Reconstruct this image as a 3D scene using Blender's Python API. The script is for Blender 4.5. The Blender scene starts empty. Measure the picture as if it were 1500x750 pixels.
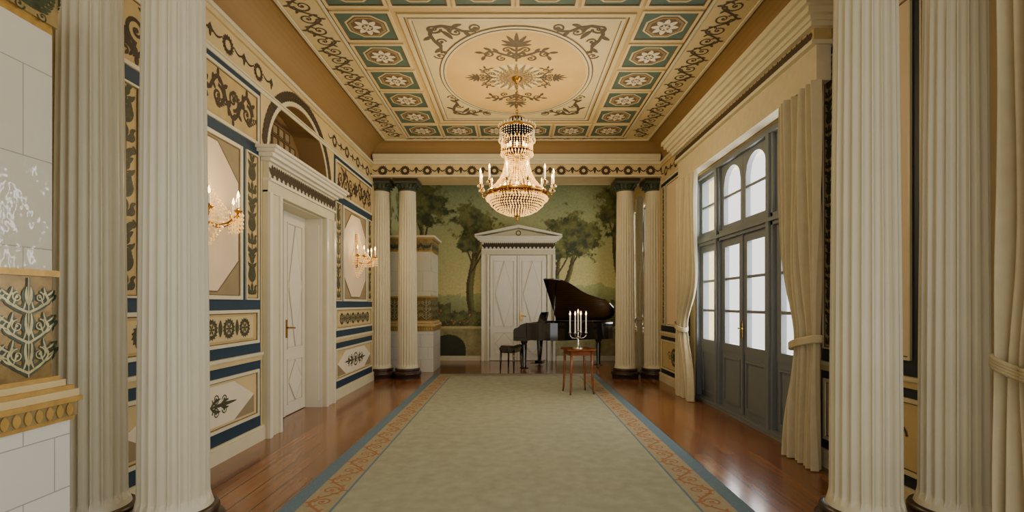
import bpy, bmesh, math, random
from math import pi, sin, cos, sqrt, atan2
from mathutils import Vector, noise, Matrix
random.seed(7)
D=bpy.data
SC=bpy.context.scene

# ---------------------------------------------------------------- helpers
def H(h):
    h=h.lstrip('#'); r=[]
    for i in (0,2,4):
        c=int(h[i:i+2],16)/255
        r.append(c/12.92 if c<=.04045 else ((c+.055)/1.055)**2.4)
    return tuple(r)
def mat(name,col,rough=.6,metal=0,var=.1,scale=5,bump=0,emit=None,estr=0,coat=0,det=4):
    m=D.materials.new(name); m.use_nodes=True; nt=m.node_tree; b=nt.nodes['Principled BSDF']
    c=H(col) if isinstance(col,str) else col
    tc=nt.nodes.new('ShaderNodeTexCoord'); n=nt.nodes.new('ShaderNodeTexNoise')
    n.inputs['Scale'].default_value=scale; n.inputs['Detail'].default_value=det
    nt.links.new(tc.outputs['Object'],n.inputs['Vector'])
    mx=nt.nodes.new('ShaderNodeMix'); mx.data_type='RGBA'
    mr=nt.nodes.new('ShaderNodeMapRange'); mr.inputs[1].default_value=.3; mr.inputs[2].default_value=.7
    nt.links.new(n.outputs['Fac'],mr.inputs[0]); nt.links.new(mr.outputs[0],mx.inputs[0])
    mx.inputs[6].default_value=(*[x*(1-var) for x in c],1); mx.inputs[7].default_value=(*[min(1,x*(1+var*.6)) for x in c],1)
    nt.links.new(mx.outputs[2],b.inputs['Base Color'])
    b.inputs['Roughness'].default_value=rough; b.inputs['Metallic'].default_value=metal
    if coat: b.inputs['Coat Weight'].default_value=coat; b.inputs['Coat Roughness'].default_value=.05
    if emit is not None:
        b.inputs['Emission Color'].default_value=(*emit,1); b.inputs['Emission Strength'].default_value=estr
    if bump:
        bp=nt.nodes.new('ShaderNodeBump'); bp.inputs['Strength'].default_value=bump; bp.inputs['Distance'].default_value=.01
        nt.links.new(n.outputs['Fac'],bp.inputs['Height']); nt.links.new(bp.outputs[0],b.inputs['Normal'])
    return m

class MB:
    def __init__(s): s.v=[];s.f=[];s.mi=[];s.sm=[];s.mats=[]
    def mid(s,m):
        if m not in s.mats: s.mats.append(m)
        return s.mats.index(m)
    def add(s,vs,fs,m,smooth=False):
        b=len(s.v); s.v+= [tuple(p) for p in vs]; i=s.mid(m)
        for f in fs: s.f.append(tuple(b+k for k in f)); s.mi.append(i); s.sm.append(smooth)
    def hexa(s,p,m):
        s.add(p,[(0,1,2,3),(7,6,5,4),(0,4,5,1),(1,5,6,2),(2,6,7,3),(3,7,4,0)],m)
    def box(s,x0,x1,y0,y1,z0,z1,m):
        s.hexa([(x0,y0,z0),(x1,y0,z0),(x1,y1,z0),(x0,y1,z0),(x0,y0,z1),(x1,y0,z1),(x1,y1,z1),(x0,y1,z1)],m)
    def fbox(s,mp,u0,u1,v0,v1,o0,o1,m):
        s.hexa([mp(u0,v0,o0),mp(u1,v0,o0),mp(u1,v1,o0),mp(u0,v1,o0),mp(u0,v0,o1),mp(u1,v0,o1),mp(u1,v1,o1),mp(u0,v1,o1)],m)
    def frame(s,mp,u0,u1,v0,v1,w,o0,o1,m):
        s.fbox(mp,u0,u1,v0,v0+w,o0,o1,m); s.fbox(mp,u0,u1,v1-w,v1,o0,o1,m)
        s.fbox(mp,u0,u0+w,v0+w,v1-w,o0,o1,m); s.fbox(mp,u1-w,u1,v0+w,v1-w,o0,o1,m)
    def poly(s,mp,pts,o,m):
        s.add([mp(a,b,o) for a,b in pts],[tuple(range(len(pts)))],m)
    def prism(s,mp,pts,o0,o1,m):
        n=len(pts); vs=[mp(a,b,o0) for a,b in pts]+[mp(a,b,o1) for a,b in pts]
        fs=[tuple(range(n)),tuple(range(2*n-1,n-1,-1))]+[(i,(i+1)%n,n+(i+1)%n,n+i) for i in range(n)]
        s.add(vs,fs,m)
    def stroke(s,mp,pts,ws,o,m):
        n=len(pts); vs=[]
        for i,(x,y) in enumerate(pts):
            a=pts[max(0,i-1)]; b=pts[min(n-1,i+1)]; dx=b[0]-a[0]; dy=b[1]-a[1]; l=math.hypot(dx,dy) or 1
            w=ws(i/(n-1)) if callable(ws) else ws
            nx=-dy/l*w/2; ny=dx/l*w/2
            vs+= [mp(x+nx,y+ny,o),mp(x-nx,y-ny,o)]
        s.add(vs,[(2*i,2*i+1,2*i+3,2*i+2) for i in range(n-1)],m)
    def lathe(s,prof,cx,cy,seg,m,smooth=True,radfn=None,axis=None):
        vs=[];fs=[];n=len(prof)
        for j,(r,z) in enumerate(prof):
            for i in range(seg):
                a=2*pi*i/seg; rr=r*(radfn(a,j) if radfn else 1)
                vs.append((cx+rr*cos(a),cy+rr*sin(a),z))
        for j in range(n-1):
            for i in range(seg):
                k=(i+1)%seg; fs.append((j*seg+i,j*seg+k,(j+1)*seg+k,(j+1)*seg+i))
        s.add(vs,fs,m,smooth)
        if prof[0][0]>1e-4: s.add(vs[:seg],[tuple(range(seg))],m)
        if prof[-1][0]>1e-4: s.add(vs[-seg:],[tuple(range(seg))],m)
    def tube(s,pts,r,m,seg=8,smooth=True):
        n=len(pts); vs=[]; P=[Vector(p) for p in pts]
        up=Vector((0,0,1))
        for i in range(n):
            t=(P[min(n-1,i+1)]-P[max(0,i-1)]).normalized()
            u=up if abs(t.z)<.95 else Vector((1,0,0))
            a=t.cross(u).normalized(); b=t.cross(a).normalized()
            rr=r(i/(n-1)) if callable(r) else r
            for k in range(seg):
                q=P[i]+a*rr*cos(2*pi*k/seg)+b*rr*sin(2*pi*k/seg); vs.append(q)
        fs=[(i*seg+k,i*seg+(k+1)%seg,(i+1)*seg+(k+1)%seg,(i+1)*seg+k) for i in range(n-1) for k in range(seg)]
        fs+=[tuple(range(seg)),tuple(range((n-1)*seg,n*seg))]
        s.add(vs,fs,m,smooth)
    def bead(s,x,y,z,r,m,h=1.3):
        s.add([(x+r,y,z),(x,y+r,z),(x-r,y,z),(x,y-r,z),(x,y,z+r*h),(x,y,z-r*h)],
              [(0,1,4),(1,2,4),(2,3,4),(3,0,4),(1,0,5),(2,1,5),(3,2,5),(0,3,5)],m)
    def build(s,name,loc=(0,0,0),rz=0,parent=None,recalc=True):
        me=D.meshes.new(name); me.from_pydata(s.v,[],s.f)
        for m in s.mats: me.materials.append(m)
        me.polygons.foreach_set('material_index',s.mi); me.polygons.foreach_set('use_smooth',s.sm)
        if recalc:
            bm=bmesh.new(); bm.from_mesh(me); bmesh.ops.recalc_face_normals(bm,faces=bm.faces); bm.to_mesh(me); bm.free()
        me.update(); o=D.objects.new(name,me); SC.collection.objects.link(o)
        o.location=loc; o.rotation_euler=(0,0,rz)
        if parent: o.parent=parent
        return o
def plight(name,loc,W,col,r=.05,parent=None):
    l=D.lights.new(name,'POINT'); l.energy=W; l.color=col; l.shadow_soft_size=r
    o=D.objects.new(name,l); SC.collection.objects.link(o); o.location=loc
    if parent: o.parent=parent
    return o

# ---------------------------------------------------------------- ornament strokes
class Orn:
    def __init__(s,mb,mp,m,o): s.mb=mb;s.mp=mp;s.m=m;s.o=o
    def st(s,pts,w):
        s.o+=0.000001
        s.mb.stroke(s.mp,pts,w,s.o,s.m)
    def spiral(s,cx,cy,r,a0,turns,sg,w):
        n=int(14*turns)+4; P=[]
        for i in range(n+1):
            t=i/n; a=a0+sg*2*pi*turns*t; rr=r*(1-.86*t); P.append((cx+rr*cos(a),cy+rr*sin(a)))
        s.st(P,lambda t:w*(1-.4*t)); s.disc(cx,cy,r*.2)
    def disc(s,cx,cy,r,n=8):
        s.o+=0.000001
        s.mb.poly(s.mp,[(cx+r*cos(2*pi*i/n),cy+r*sin(2*pi*i/n)) for i in range(n)],s.o,s.m)
    def leaf(s,x,y,a,L,W,bend=0):
        P=[];n=6
        for i in range(n+1):
            P.append((x,y)); aa=a+bend*(i/n); x+=L/n*cos(aa); y+=L/n*sin(aa)
        s.st(P,lambda t:W*(sin(pi*(t*.92+.04))**.8)+.001)
    def acanthus(s,x,y,a,L,W,bend=0):
        n=5
        for i in range(n):
            t=i/n; aa=a+bend*t
            for sg in (1,-1): s.leaf(x,y,aa+sg*.8,W*(1.1-t*.8),W*.35,-sg*.5)
            x+=L/n*cos(aa); y+=L/n*sin(aa)
        s.leaf(x-L/n*cos(a+bend),y-L/n*sin(a+bend),a+bend,L/n*2,W*.4)
    def rosette(s,cx,cy,r,n=8):
        for i in range(n): s.leaf(cx+r*.2*cos(2*pi*i/n),cy+r*.2*sin(2*pi*i/n),2*pi*i/n,r*.8,r*.42)
        s.disc(cx,cy,r*.22)
    def wreath(s,cx,cy,r,w):
        n=16
        s.st([(cx+r*cos(2*pi*i/20),cy+r*sin(2*pi*i/20)) for i in range(21)],w)
        for i in range(n):
            a=2*pi*i/n
            s.leaf(cx+r*cos(a),cy+r*sin(a),a+.7,w*1.1,w*.5); s.leaf(cx+r*cos(a),cy+r*sin(a),a+pi+.5,w*.9,w*.5)
    def palmette(s,cx,cy,r,a,n=7,k=.15):
        for i in range(n):
            t=(i-(n-1)/2)/((n-1)/2); aa=a+t*1.25
            s.leaf(cx,cy,aa,r*(1-.35*abs(t)),r*k,t*.4)
        for sg in (1,-1):
            b=a+sg*pi/2
            s.spiral(cx+cos(b)*r*.42-cos(a)*r*.12,cy+sin(b)*r*.42-sin(a)*r*.12,r*.2,b+pi,1.2,-sg,r*.06)
    def vine(s,p0,p1,amp,n,w,leaves=True):
        dx=p1[0]-p0[0];dy=p1[1]-p0[1];L=math.hypot(dx,dy);tx,ty=dx/L,dy/L;nx,ny=-ty,tx
        N=n*10
        f=lambda a,b:(p0[0]+tx*a+nx*b,p0[1]+ty*a+ny*b)
        s.st([f(L*i/N,amp*.85*sin(pi*n*i/N)) for i in range(N+1)],w)
        base=atan2(ty,tx)
        for i in range(n):
            sg=1 if i%2==0 else -1
            c=f(L*(i+.5)/n,-sg*amp*.15)
            s.spiral(c[0],c[1],min(amp*.72,L/n*.42),base+sg*pi/2,1.35,-sg,w*.85)
            if leaves:
                for t in (.15,.45,.8):
                    q=f(L*(i+t)/n,sg*amp*.85*sin(pi*t))
                    s.leaf(q[0],q[1],base+sg*(1.2 if t<.6 else .2),amp*.5,amp*.24,sg*.7)
                    s.leaf(q[0],q[1],base-sg*.6,amp*.4,amp*.2,-sg*.7)
    def arabesque(s,cx,z0,z1,w):
        hgt=z1-z0; s.st([(cx,z0+.02),(cx,z1-.03)],w*.07)
        n=max(5,int(hgt/(w*.62))); st=hgt/n
        for i in range(n):
            z=z0+st*(i+.12); k=i%4
            if k==0:
                for sg in (1,-1):
                    s.spiral(cx+sg*w*.25,z+st*.3,w*.19,pi/2-sg*pi/2+pi,1.2,sg,w*.09)
                    s.leaf(cx,z,pi/2-sg*1.1,w*.5,w*.2,sg*.8)
                    s.leaf(cx+sg*w*.2,z+st*.45,pi/2-sg*.6,w*.3,w*.14,-sg*.8)
                s.leaf(cx,z+st*.2,pi/2,st*.7,w*.26)
            elif k==1:
                for sg in (1,-1):
                    for q in (0,.3,.6): s.leaf(cx,z+st*q,pi/2-sg*.9,w*(.56-q*.25),w*.22,sg*.7)
                s.disc(cx,z+st*.75,w*.14)
            elif k==2:
                s.rosette(cx,z+st*.35,w*.36,6)
                for sg in (1,-1): s.leaf(cx,z+st*.6,pi/2-sg*.5,w*.5,w*.18,-sg*.6); s.leaf(cx,z+st*.1,pi/2-sg*1.2,w*.5,w*.16,sg*.6)
            else:
                for sg in (1,-1):
                    s.leaf(cx,z,pi/2-sg*.4,st*.95,w*.26,-sg*.9)
                    s.spiral(cx+sg*w*.3,z+st*.55,w*.15,pi/2,1.1,-sg,w*.08)
                s.disc(cx,z+st*.3,w*.16)
    def garland(s,u0,u1,v,dr,w):
        N=10
        s.st([(u0+(u1-u0)*i/N, v-dr*sin(pi*i/N)) for i in range(N+1)],lambda t:w*(.5+.8*sin(pi*t)))

# ---------------------------------------------------------------- materials
M_CREAM=mat('cream_paint','#CDC5A4',.5,var=.05)
M_COL=mat('column_paint','#C4BDA1',.42,var=.05,scale=3)
M_WALL=mat('wall_beige','#C5B07C',.7,var=.08)
M_PALE=mat('panel_pale','#D9CFB2',.7,var=.04)
M_PEACH=mat('panel_peach','#D9C5A3',.7,var=.04)
M_GOLDP=mat('panel_ochre','#B79E65',.7,var=.12,scale=8)
M_BLUE=mat('wall_blue','#0A2E42',.6,var=.15,scale=9)
M_BLUE_BACKLIT=mat('wall_blue_backlit','#0A1B29',.6,var=.12,scale=9)  # same wall blue, darkened in colour for the backlit window side
M_COVE=mat('cove_shadowed_beige','#8C6F3E',.7,var=.07,scale=2)  # beige cove with its shadow mixed into the base colour
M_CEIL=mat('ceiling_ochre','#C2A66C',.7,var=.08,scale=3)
M_CEIL2=mat('ceiling_cream','#CBBA88',.7,var=.05,scale=4)
M_CEILC=mat('ceiling_circle','#CAA865',.7,var=.08,scale=3)
M_GREEN=mat('tile_green','#4A6253',.7,var=.12,scale=9)
M_DGREEN=mat('dark_green','#39422E',.6,var=.15)
M_ORN=mat('ornament_brown','#3A2D19',.7,var=.3,scale=30)
M_ORNG=mat('ornament_olive','#3F3E24',.7,var=.35,scale=30)
M_ORNC=mat('ornament_ceiling','#544936',.7,var=.25,scale=30)
M_ORNC2=mat('ornament_ceiling_light','#86704A',.7,var=.2,scale=30)
M_LINE=mat('line_brown','#6A532F',.7)
M_SHADE=mat('panel_umber','#8C7C59',.7,var=.1)
M_DOOR=mat('door_white','#DAD4BE',.35,var=.03)
M_DOORL=mat('door_shade','#B8AF96',.5,var=.05)  # darker door tone; flat lines carry painted moulding shade
M_BRASS=mat('brass','#B98A3C',.25,metal=1,var=.1)
M_DARK=mat('column_base_dark','#33231A',.3,var=.2,scale=12)
M_BLACK=mat('piano_black','#0A0A0B',.08,var=.1,coat=1)
M_WHITEKEY=mat('ivory','#EDE8DA',.3,var=.03)
M_WOOD=mat('table_mahogany','#7E4420',.25,var=.25,scale=14,coat=.4)
M_SILVER=mat('silver','#C9C9C4',.15,metal=1,var=.05)
M_CANDLE=mat('candle_wax','#F3EAD2',.5,var=.02,emit=(1,.8,.5),estr=.12)
M_FLAME=mat('flame','#FFE0A0',.5,var=0,emit=(1,.62,.22),estr=12)
M_CRYS=mat('crystal_beads','#DDB25C',.1,var=.5,scale=45,emit=(1,.52,.13),estr=1.0)  # emission stands in for lamplight caught by the beads
M_CRYSB=mat('crystal_beads_bright','#E8BC66',.1,var=.5,scale=60,emit=(1,.53,.14),estr=1.7)  # stronger emission paints the glow of the lit bowl
M_CRYSC=mat('crystal_clear','#D8C79A',.06,var=.3,scale=40,emit=(1,.7,.35),estr=.2)  # slight emission added as sparkle from the candles
M_CURT=mat('curtain_linen','#C2B794',.85,var=.07,scale=12,bump=.1)
M_FRAME=mat('window_greyblue','#6C7274',.45,var=.06)
M_GOLD=mat('stove_gold','#B8934A',.35,metal=.4,var=.2,scale=20)
M_BANDG=mat('stove_band_ground','#9C8758',.25,var=.25,scale=20,metal=.3)
M_BANDK=mat('stove_band_ochre','#8A713F',.25,var=.35,scale=20,metal=.3)
M_BANDO=mat('stove_band_leaf','#3F4A35',.28,var=.5,scale=22,metal=.3)
M_BANDV=mat('stove_band_vein','#B3A878',.28,var=.3,scale=22,metal=.3)
M_HUSKY=mat('niche_brown','#7A6038',.7,var=.2,scale=5)
M_SB=mat('soundboard','#B07C34',.35,var=.1)

def tilemat(name,c,sx,sz,rough,mort='#A39F92'):
    m=D.materials.new(name); m.use_nodes=True; nt=m.node_tree; b=nt.nodes['Principled BSDF']
    tc=nt.nodes.new('ShaderNodeTexCoord'); sp=nt.nodes.new('ShaderNodeSeparateXYZ'); cb=nt.nodes.new('ShaderNodeCombineXYZ')
    ad=nt.nodes.new('ShaderNodeMath'); ad.operation='ADD'
    nt.links.new(tc.outputs['Object'],sp.inputs[0]); nt.links.new(sp.outputs[0],ad.inputs[0]); nt.links.new(sp.outputs[1],ad.inputs[1])
    nt.links.new(ad.outputs[0],cb.inputs[0]); nt.links.new(sp.outputs[2],cb.inputs[1])
    br=nt.nodes.new('ShaderNodeTexBrick'); nt.links.new(cb.outputs[0],br.inputs['Vector'])
    br.inputs['Color1'].default_value=(*H(c),1); br.inputs['Color2'].default_value=(*[x*.93 for x in H(c)],1)
    br.inputs['Mortar'].default_value=(*H(mort),1); br.inputs['Scale'].default_value=1
    br.inputs['Brick Width'].default_value=sx; br.inputs['Row Height'].default_value=sz; br.inputs['Mortar Size'].default_value=.003
    nt.links.new(br.outputs[0],b.inputs['Base Color']); b.inputs['Roughness'].default_value=rough
    n=nt.nodes.new('ShaderNodeTexNoise'); n.inputs['Scale'].default_value=9; nt.links.new(tc.outputs['Object'],n.inputs['Vector'])
    m1=nt.nodes.new('ShaderNodeMath'); m1.operation='MULTIPLY_ADD'; m1.inputs[1].default_value=-1.0
    nt.links.new(br.outputs['Fac'],m1.inputs[0]); nt.links.new(n.outputs[0],m1.inputs[2])
    bp=nt.nodes.new('ShaderNodeBump'); bp.inputs['Strength'].default_value=.5; bp.inputs['Distance'].default_value=.01
    nt.links.new(m1.outputs[0],bp.inputs['Height']); nt.links.new(bp.outputs[0],b.inputs['Normal'])
    return m
M_TILE=tilemat('stove_tile_white','#D3D1C4',.3,.26,.3)
M_TILEG=tilemat('stove_tile_gloss','#CBC7B2',.34,.42,.05)

def floormat():
    m=D.materials.new('floor_boards'); m.use_nodes=True; nt=m.node_tree; b=nt.nodes['Principled BSDF']
    tc=nt.nodes.new('ShaderNodeTexCoord'); sp=nt.nodes.new('ShaderNodeSeparateXYZ'); cb=nt.nodes.new('ShaderNodeCombineXYZ')
    nt.links.new(tc.outputs['Object'],sp.inputs[0]); nt.links.new(sp.outputs[1],cb.inputs[0]); nt.links.new(sp.outputs[0],cb.inputs[1])
    br=nt.nodes.new('ShaderNodeTexBrick'); nt.links.new(cb.outputs[0],br.inputs['Vector'])
    br.inputs['Color1'].default_value=(*H('#926038'),1); br.inputs['Color2'].default_value=(*H('#764828'),1)
    br.inputs['Mortar'].default_value=(*H('#2C180A'),1); br.inputs['Scale'].default_value=1
    br.inputs['Brick Width'].default_value=3.1; br.inputs['Row Height'].default_value=.165; br.inputs['Mortar Size'].default_value=.0045
    n=nt.nodes.new('ShaderNodeTexNoise'); n.inputs['Scale'].default_value=1; n.inputs['Detail'].default_value=6
    mp=nt.nodes.new('ShaderNodeMapping'); mp.inputs['Scale'].default_value=(22,1.2,1)
    nt.links.new(tc.outputs['Object'],mp.inputs[0]); nt.links.new(mp.outputs[0],n.inputs['Vector'])
    mr=nt.nodes.new('ShaderNodeMapRange'); mr.inputs[1].default_value=.25; mr.inputs[2].default_value=.75; mr.inputs[3].default_value=.66; mr.inputs[4].default_value=1.25
    nt.links.new(n.outputs[0],mr.inputs[0])
    mx=nt.nodes.new('ShaderNodeVectorMath'); mx.operation='SCALE'
    nt.links.new(br.outputs[0],mx.inputs[0]); nt.links.new(mr.outputs[0],mx.inputs['Scale'])
    nt.links.new(mx.outputs[0],b.inputs['Base Color']); b.inputs['Roughness'].default_value=.22
    b.inputs['Coat Weight'].default_value=.35; b.inputs['Coat Roughness'].default_value=.12
    bp=nt.nodes.new('ShaderNodeBump'); bp.inputs['Strength'].default_value=.12; bp.inputs['Distance'].default_value=.004
    nt.links.new(n.outputs[0],bp.inputs['Height']); nt.links.new(bp.outputs[0],b.inputs['Normal'])
    return m
M_FLOOR=floormat()
M_RUGC=mat('rug_sage','#959780',.95,var=.14,scale=9,bump=.3,det=12)
M_RUGB=mat('rug_blue','#5D7482',.95,var=.12,scale=60,bump=.3)
M_RUGO=mat('rug_tan','#9A8F70',.95,var=.14,scale=50,bump=.3)
M_RUGR=mat('rug_rust','#966844',.95,var=.14,scale=50,bump=.3)
def glassmat():
    m=D.materials.new('window_glass'); m.use_nodes=True; nt=m.node_tree
    for n in list(nt.nodes): nt.nodes.remove(n)
    o=nt.nodes.new('ShaderNodeOutputMaterial'); t=nt.nodes.new('ShaderNodeBsdfTransparent'); g=nt.nodes.new('ShaderNodeBsdfGlossy')
    g.inputs['Roughness'].default_value=.02; mx=nt.nodes.new('ShaderNodeMixShader'); mx.inputs[0].default_value=.07
    nt.links.new(t.outputs[0],mx.inputs[1]); nt.links.new(g.outputs[0],mx.inputs[2]); nt.links.new(mx.outputs[0],o.inputs[0])
    return m
M_GLASS=glassmat()

# ---------------------------------------------------------------- dimensions
XL,XR=-2.65,2.72; Y0,YB=-1.6,12.3; YC=9.4; YN=2.96
ZF=3.67; ZT=4.03; ZC=4.38; ZA=4.52
T=.42
mpL=lambda u,v,o:(XL+o,u,v)
mpR=lambda u,v,o:(XR-o,u,v)
mpB=lambda u,v,o:(u,YB-o,v)
mpC=lambda u,v,o:(u,v,ZC-o)

def wall_cells(mb,mp,us,vs,holes,m,o0=-T,o1=0):
    for i in range(len(us)-1):
        for j in range(len(vs)-1):
            uc=(us[i]+us[i+1])/2; vc=(vs[j]+vs[j+1])/2
            if any(h[0]<uc<h[1] and h[2]<vc<h[3] for h in holes): continue
            mb.fbox(mp,us[i],us[i+1],vs[j],vs[j+1],o0,o1,m)

# floor
f=MB(); f.box(XL-T,XR+T,Y0,YB+.2,-.1,0,M_FLOOR); f.build('floor')

# ---------------------------------------------------------------- left wall
DY0,DY1=5.47,6.77; DCY=6.12; AR,AH,AZ=.82,.76,3.05
w=MB()
wall_cells(w,mpL,[Y0,DCY-AR,DY0,DY1,DCY+AR,YC,YB],[0,2.6,AZ,4.02,ZA],[(DY0,DY1,0,2.6),(DCY-AR,DCY+AR,AZ,4.02)],M_WALL)
N=24
for i in range(N):   # arch spandrel + soffit
    a0=pi-pi*i/N; a1=pi-pi*(i+1)/N
    y0_,z0_=DCY+AR*cos(a0),AZ+AH*sin(a0); y1_,z1_=DCY+AR*cos(a1),AZ+AH*sin(a1)
    w.add([mpL(y0_,z0_,0),mpL(y1_,z1_,0),mpL(y1_,4.02,0),mpL(y0_,4.02,0)],[(0,1,2,3)],M_WALL)
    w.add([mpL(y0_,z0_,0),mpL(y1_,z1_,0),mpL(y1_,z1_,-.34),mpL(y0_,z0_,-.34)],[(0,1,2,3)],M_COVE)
w.fbox(mpL,DCY-AR,DCY+AR,AZ,4.02,-T,-.34,M_HUSKY)
w.fbox(mpL,DY0,DY1,0,2.6,-T,-.33,M_DOORL)
wl=w.build('wall_left')
# niche coffers
w=MB()
for i in range(-5,6):
    for j in range(0,6):
        u=DCY+i*.16; v=AZ+.02+j*.15
        if ((abs(u-DCY)+.08)/AR)**2+((v+.14-AZ)/AH)**2<1: w.frame(mpL,u-.075,u+.075,v,v+.14,.012,-.34,-.325,M_LINE); w.fbox(mpL,u-.05,u+.05,v+.028,v+.112,-.34,-.33,M_SHADE)
P=[(DCY+(AR+.03)*cos(pi-pi*i/30),AZ+(AH+.03)*sin(pi-pi*i/30)) for i in range(31)]
w.stroke(mpL,P,.045,.004,M_CREAM)
o=Orn(w,mpL,M_ORN,.005)
for i in range(1,44):
    a=pi-pi*i/44; u,v=DCY+(AR+.1)*cos(a),AZ+(AH+.1)*sin(a)
    o.leaf(u,v,a-.9,.11,.05,-.5); o.leaf(u,v,a-2.2,.1,.045,.5); o.disc(u,v,.018,6)
o.palmette(DCY,AZ+AH+.14,.16,pi/2)
w.build('niche_ornament',parent=wl)

def panel(mb,mp,u0,u1,v0,v1,fill,orn=None,fw=.022,frame=M_CREAM):
    mb.fbox(mp,u0,u1,v0,v1,0,.004,fill)
    mb.frame(mp,u0,u1,v0,v1,fw,.004,.02,frame)
    mb.frame(mp,u0+fw,u1-fw,v0+fw,v1-fw,.008,.004,.009,M_LINE)
def octpanel(mb,mp,u0,u1,v0,v1):
    panel(mb,mp,u0,u1,v0,v1,M_SHADE,fw=.035)
    a=u0+.06;b=u1-.06;c=v0+.07;d=v1-.07;k=(b-a)*.3;h=.3
    P=[(a,c+h),(a+k,c),(b-k,c),(b,c+h),(b,d-h),(b-k,d),(a+k,d),(a,d-h)]
    mb.prism(mp,P,.004,.010,M_PEACH)
    P.append(P[0]); 
    for i in range(8): mb.stroke(mp,[P[i],P[i+1]],.012,.0115,M_LINE)

def baseb(mb,mp,u0,u1):
    mb.fbox(mp,u0,u1,0,.13,0,.03,M_CREAM); mb.fbox(mp,u0,u1,.13,.155,0,.02,M_CREAM)
def bay_left(u0,u1):
    mb=MB()
    mb.fbox(mpL,u0,u1,.15,3.62,0,.003,M_BLUE)
    aw=.24
    for a,b in ((u0+.05,u0+.05+aw),(u1-.05-aw,u1-.05)):
        panel(mb,mpL,a,b,1.46,2.94,M_GOLDP,fw=.014)
        Orn(mb,mpL,M_ORNG,.006).arabesque((a+b)/2,1.5,2.9,aw*.85)
    octpanel(mb,mpL,u0+.36,u1-.36,1.46,2.94)
    panel(mb,mpL,u0+.05,u1-.05,3.05,3.56,M_GOLDP,fw=.03)
    o=Orn(mb,mpL,M_ORN,.006); c=(u0+u1)/2; hw=(u1-u0)/2-.15
    for sg in (1,-1):
        o.vine((c+sg*.12,3.305),(c+sg*hw,3.305),.17,3,.04)
        for k in range(3): o.acanthus(c+sg*(.2+.25*k),3.2+.2*(k%2),(0 if sg>0 else pi)+(-1)**k*.4,.22,.07)
    o.rosette(c,3.305,.13)
    panel(mb,mpL,u0+.05,u1-.05,1.02,1.36,M_GOLDP,fw=.03)
    mb.fbox(mpL,u0+.15,u1-.15,1.08,1.30,.004,.008,M_WALL)
    o=Orn(mb,mpL,M_ORNG,.010)
    n=int((u1-u0-.3)/.26)
    for i in range(n):
        u=u0+.18+(i+.5)*(u1-u0-.36)/n; o.wreath(u,1.19,.07,.03) ; o.rosette(u,1.19,.05,6)
        if i: o.leaf(u-(u1-u0-.36)/n/2,1.12,pi/2,.15,.06)
    mb.fbox(mpL,u0,u1,.84,.89,0,.02,M_WALL); mb.fbox(mpL,u0,u1,.89,.92,0,.035,M_CREAM)
    panel(mb,mpL,u0+.05,u1-.05,.27,.75,M_WALL,fw=.03)
    a=u0+.14;b=u1-.14
    P=[(a,.51),(a+.35,.33),(b-.35,.33),(b,.51),(b-.35,.69),(a+.35,.69)]
    mb.prism(mpL,P,.004,.008,M_PALE)
    for x0 in (a,b):
        sg=1 if x0==a else -1
        mb.poly(mpL,[(x0,.51),(x0+sg*.35,.33),(x0,.33)],.0085,M_SHADE)
    o=Orn(mb,mpL,M_ORNG,.010)
    o.wreath(c,.51,.1,.02); o.rosette(c,.51,.07)
    for sg in (1,-1):
        for s2 in (1,-1):
            o.spiral(c+sg*.2,.51+s2*.065,.055,pi/2-sg*pi/2+pi,1.4,sg*s2,.014)
            o.spiral(c+sg*.33,.51+s2*.045,.04,pi/2-sg*pi/2+pi,1.4,-sg*s2,.012)
            o.leaf(c+sg*.12,.51,(pi/2-sg*pi/2)+sg*s2*.7,.16,.03,-sg*s2*.8)
            o.leaf(c+sg*.26,.51,(pi/2-sg*pi/2)+sg*s2*.5,.14,.028,-sg*s2*.6)
        o.leaf(c+sg*.1,.51,pi/2-sg*pi/2,.42,.035)
    return mb
bay_left(3.17,5.12).build('painted_panels_near',parent=wl)
bay_left(7.2,9.12).build('painted_panels_far',parent=wl)
def frieze(mb,mp,u0,u1,skip=None):
    mb.fbox(mp,u0,u1,3.62,3.66,0,.012,M_CREAM); mb.fbox(mp,u0,u1,3.655,3.67,0,.03,M_CREAM)
    mb.fbox(mp,u0,u1,3.99,ZT,0,.05,M_CREAM); mb.fbox(mp,u0,u1,3.95,3.99,0,.025,M_WALL)
    o=Orn(mb,mp,M_ORN,.004); n=int(round((u1-u0)/.52)); st=(u1-u0)/n
    for i in range(n):
        u=u0+(i+.5)*st
        if skip and skip[0]<u<skip[1]: continue
        o.wreath(u,3.81,.065,.03)
        for sg in (1,-1):
            o.garland(u+sg*.09,u+sg*(st/2-.01),3.84,.04,.016)
        o.leaf(u+st/2,3.87,-pi/2,.12,.035); o.leaf(u+st/2,3.86,-pi/2+.5,.07,.025); o.leaf(u+st/2,3.86,-pi/2-.5,.07,.025)
mb=MB(); frieze(mb,mpL,3.2,9.1,(DCY-.98,DCY+.98))
mb.build('painted_frieze',parent=wl)
mb=MB(); baseb(mb,mpL,Y0,5.17); mb.build('baseboard_left')
mb=MB(); baseb(mb,mpL,7.08,YB-.02); mb.build('baseboard_left.001')

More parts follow.
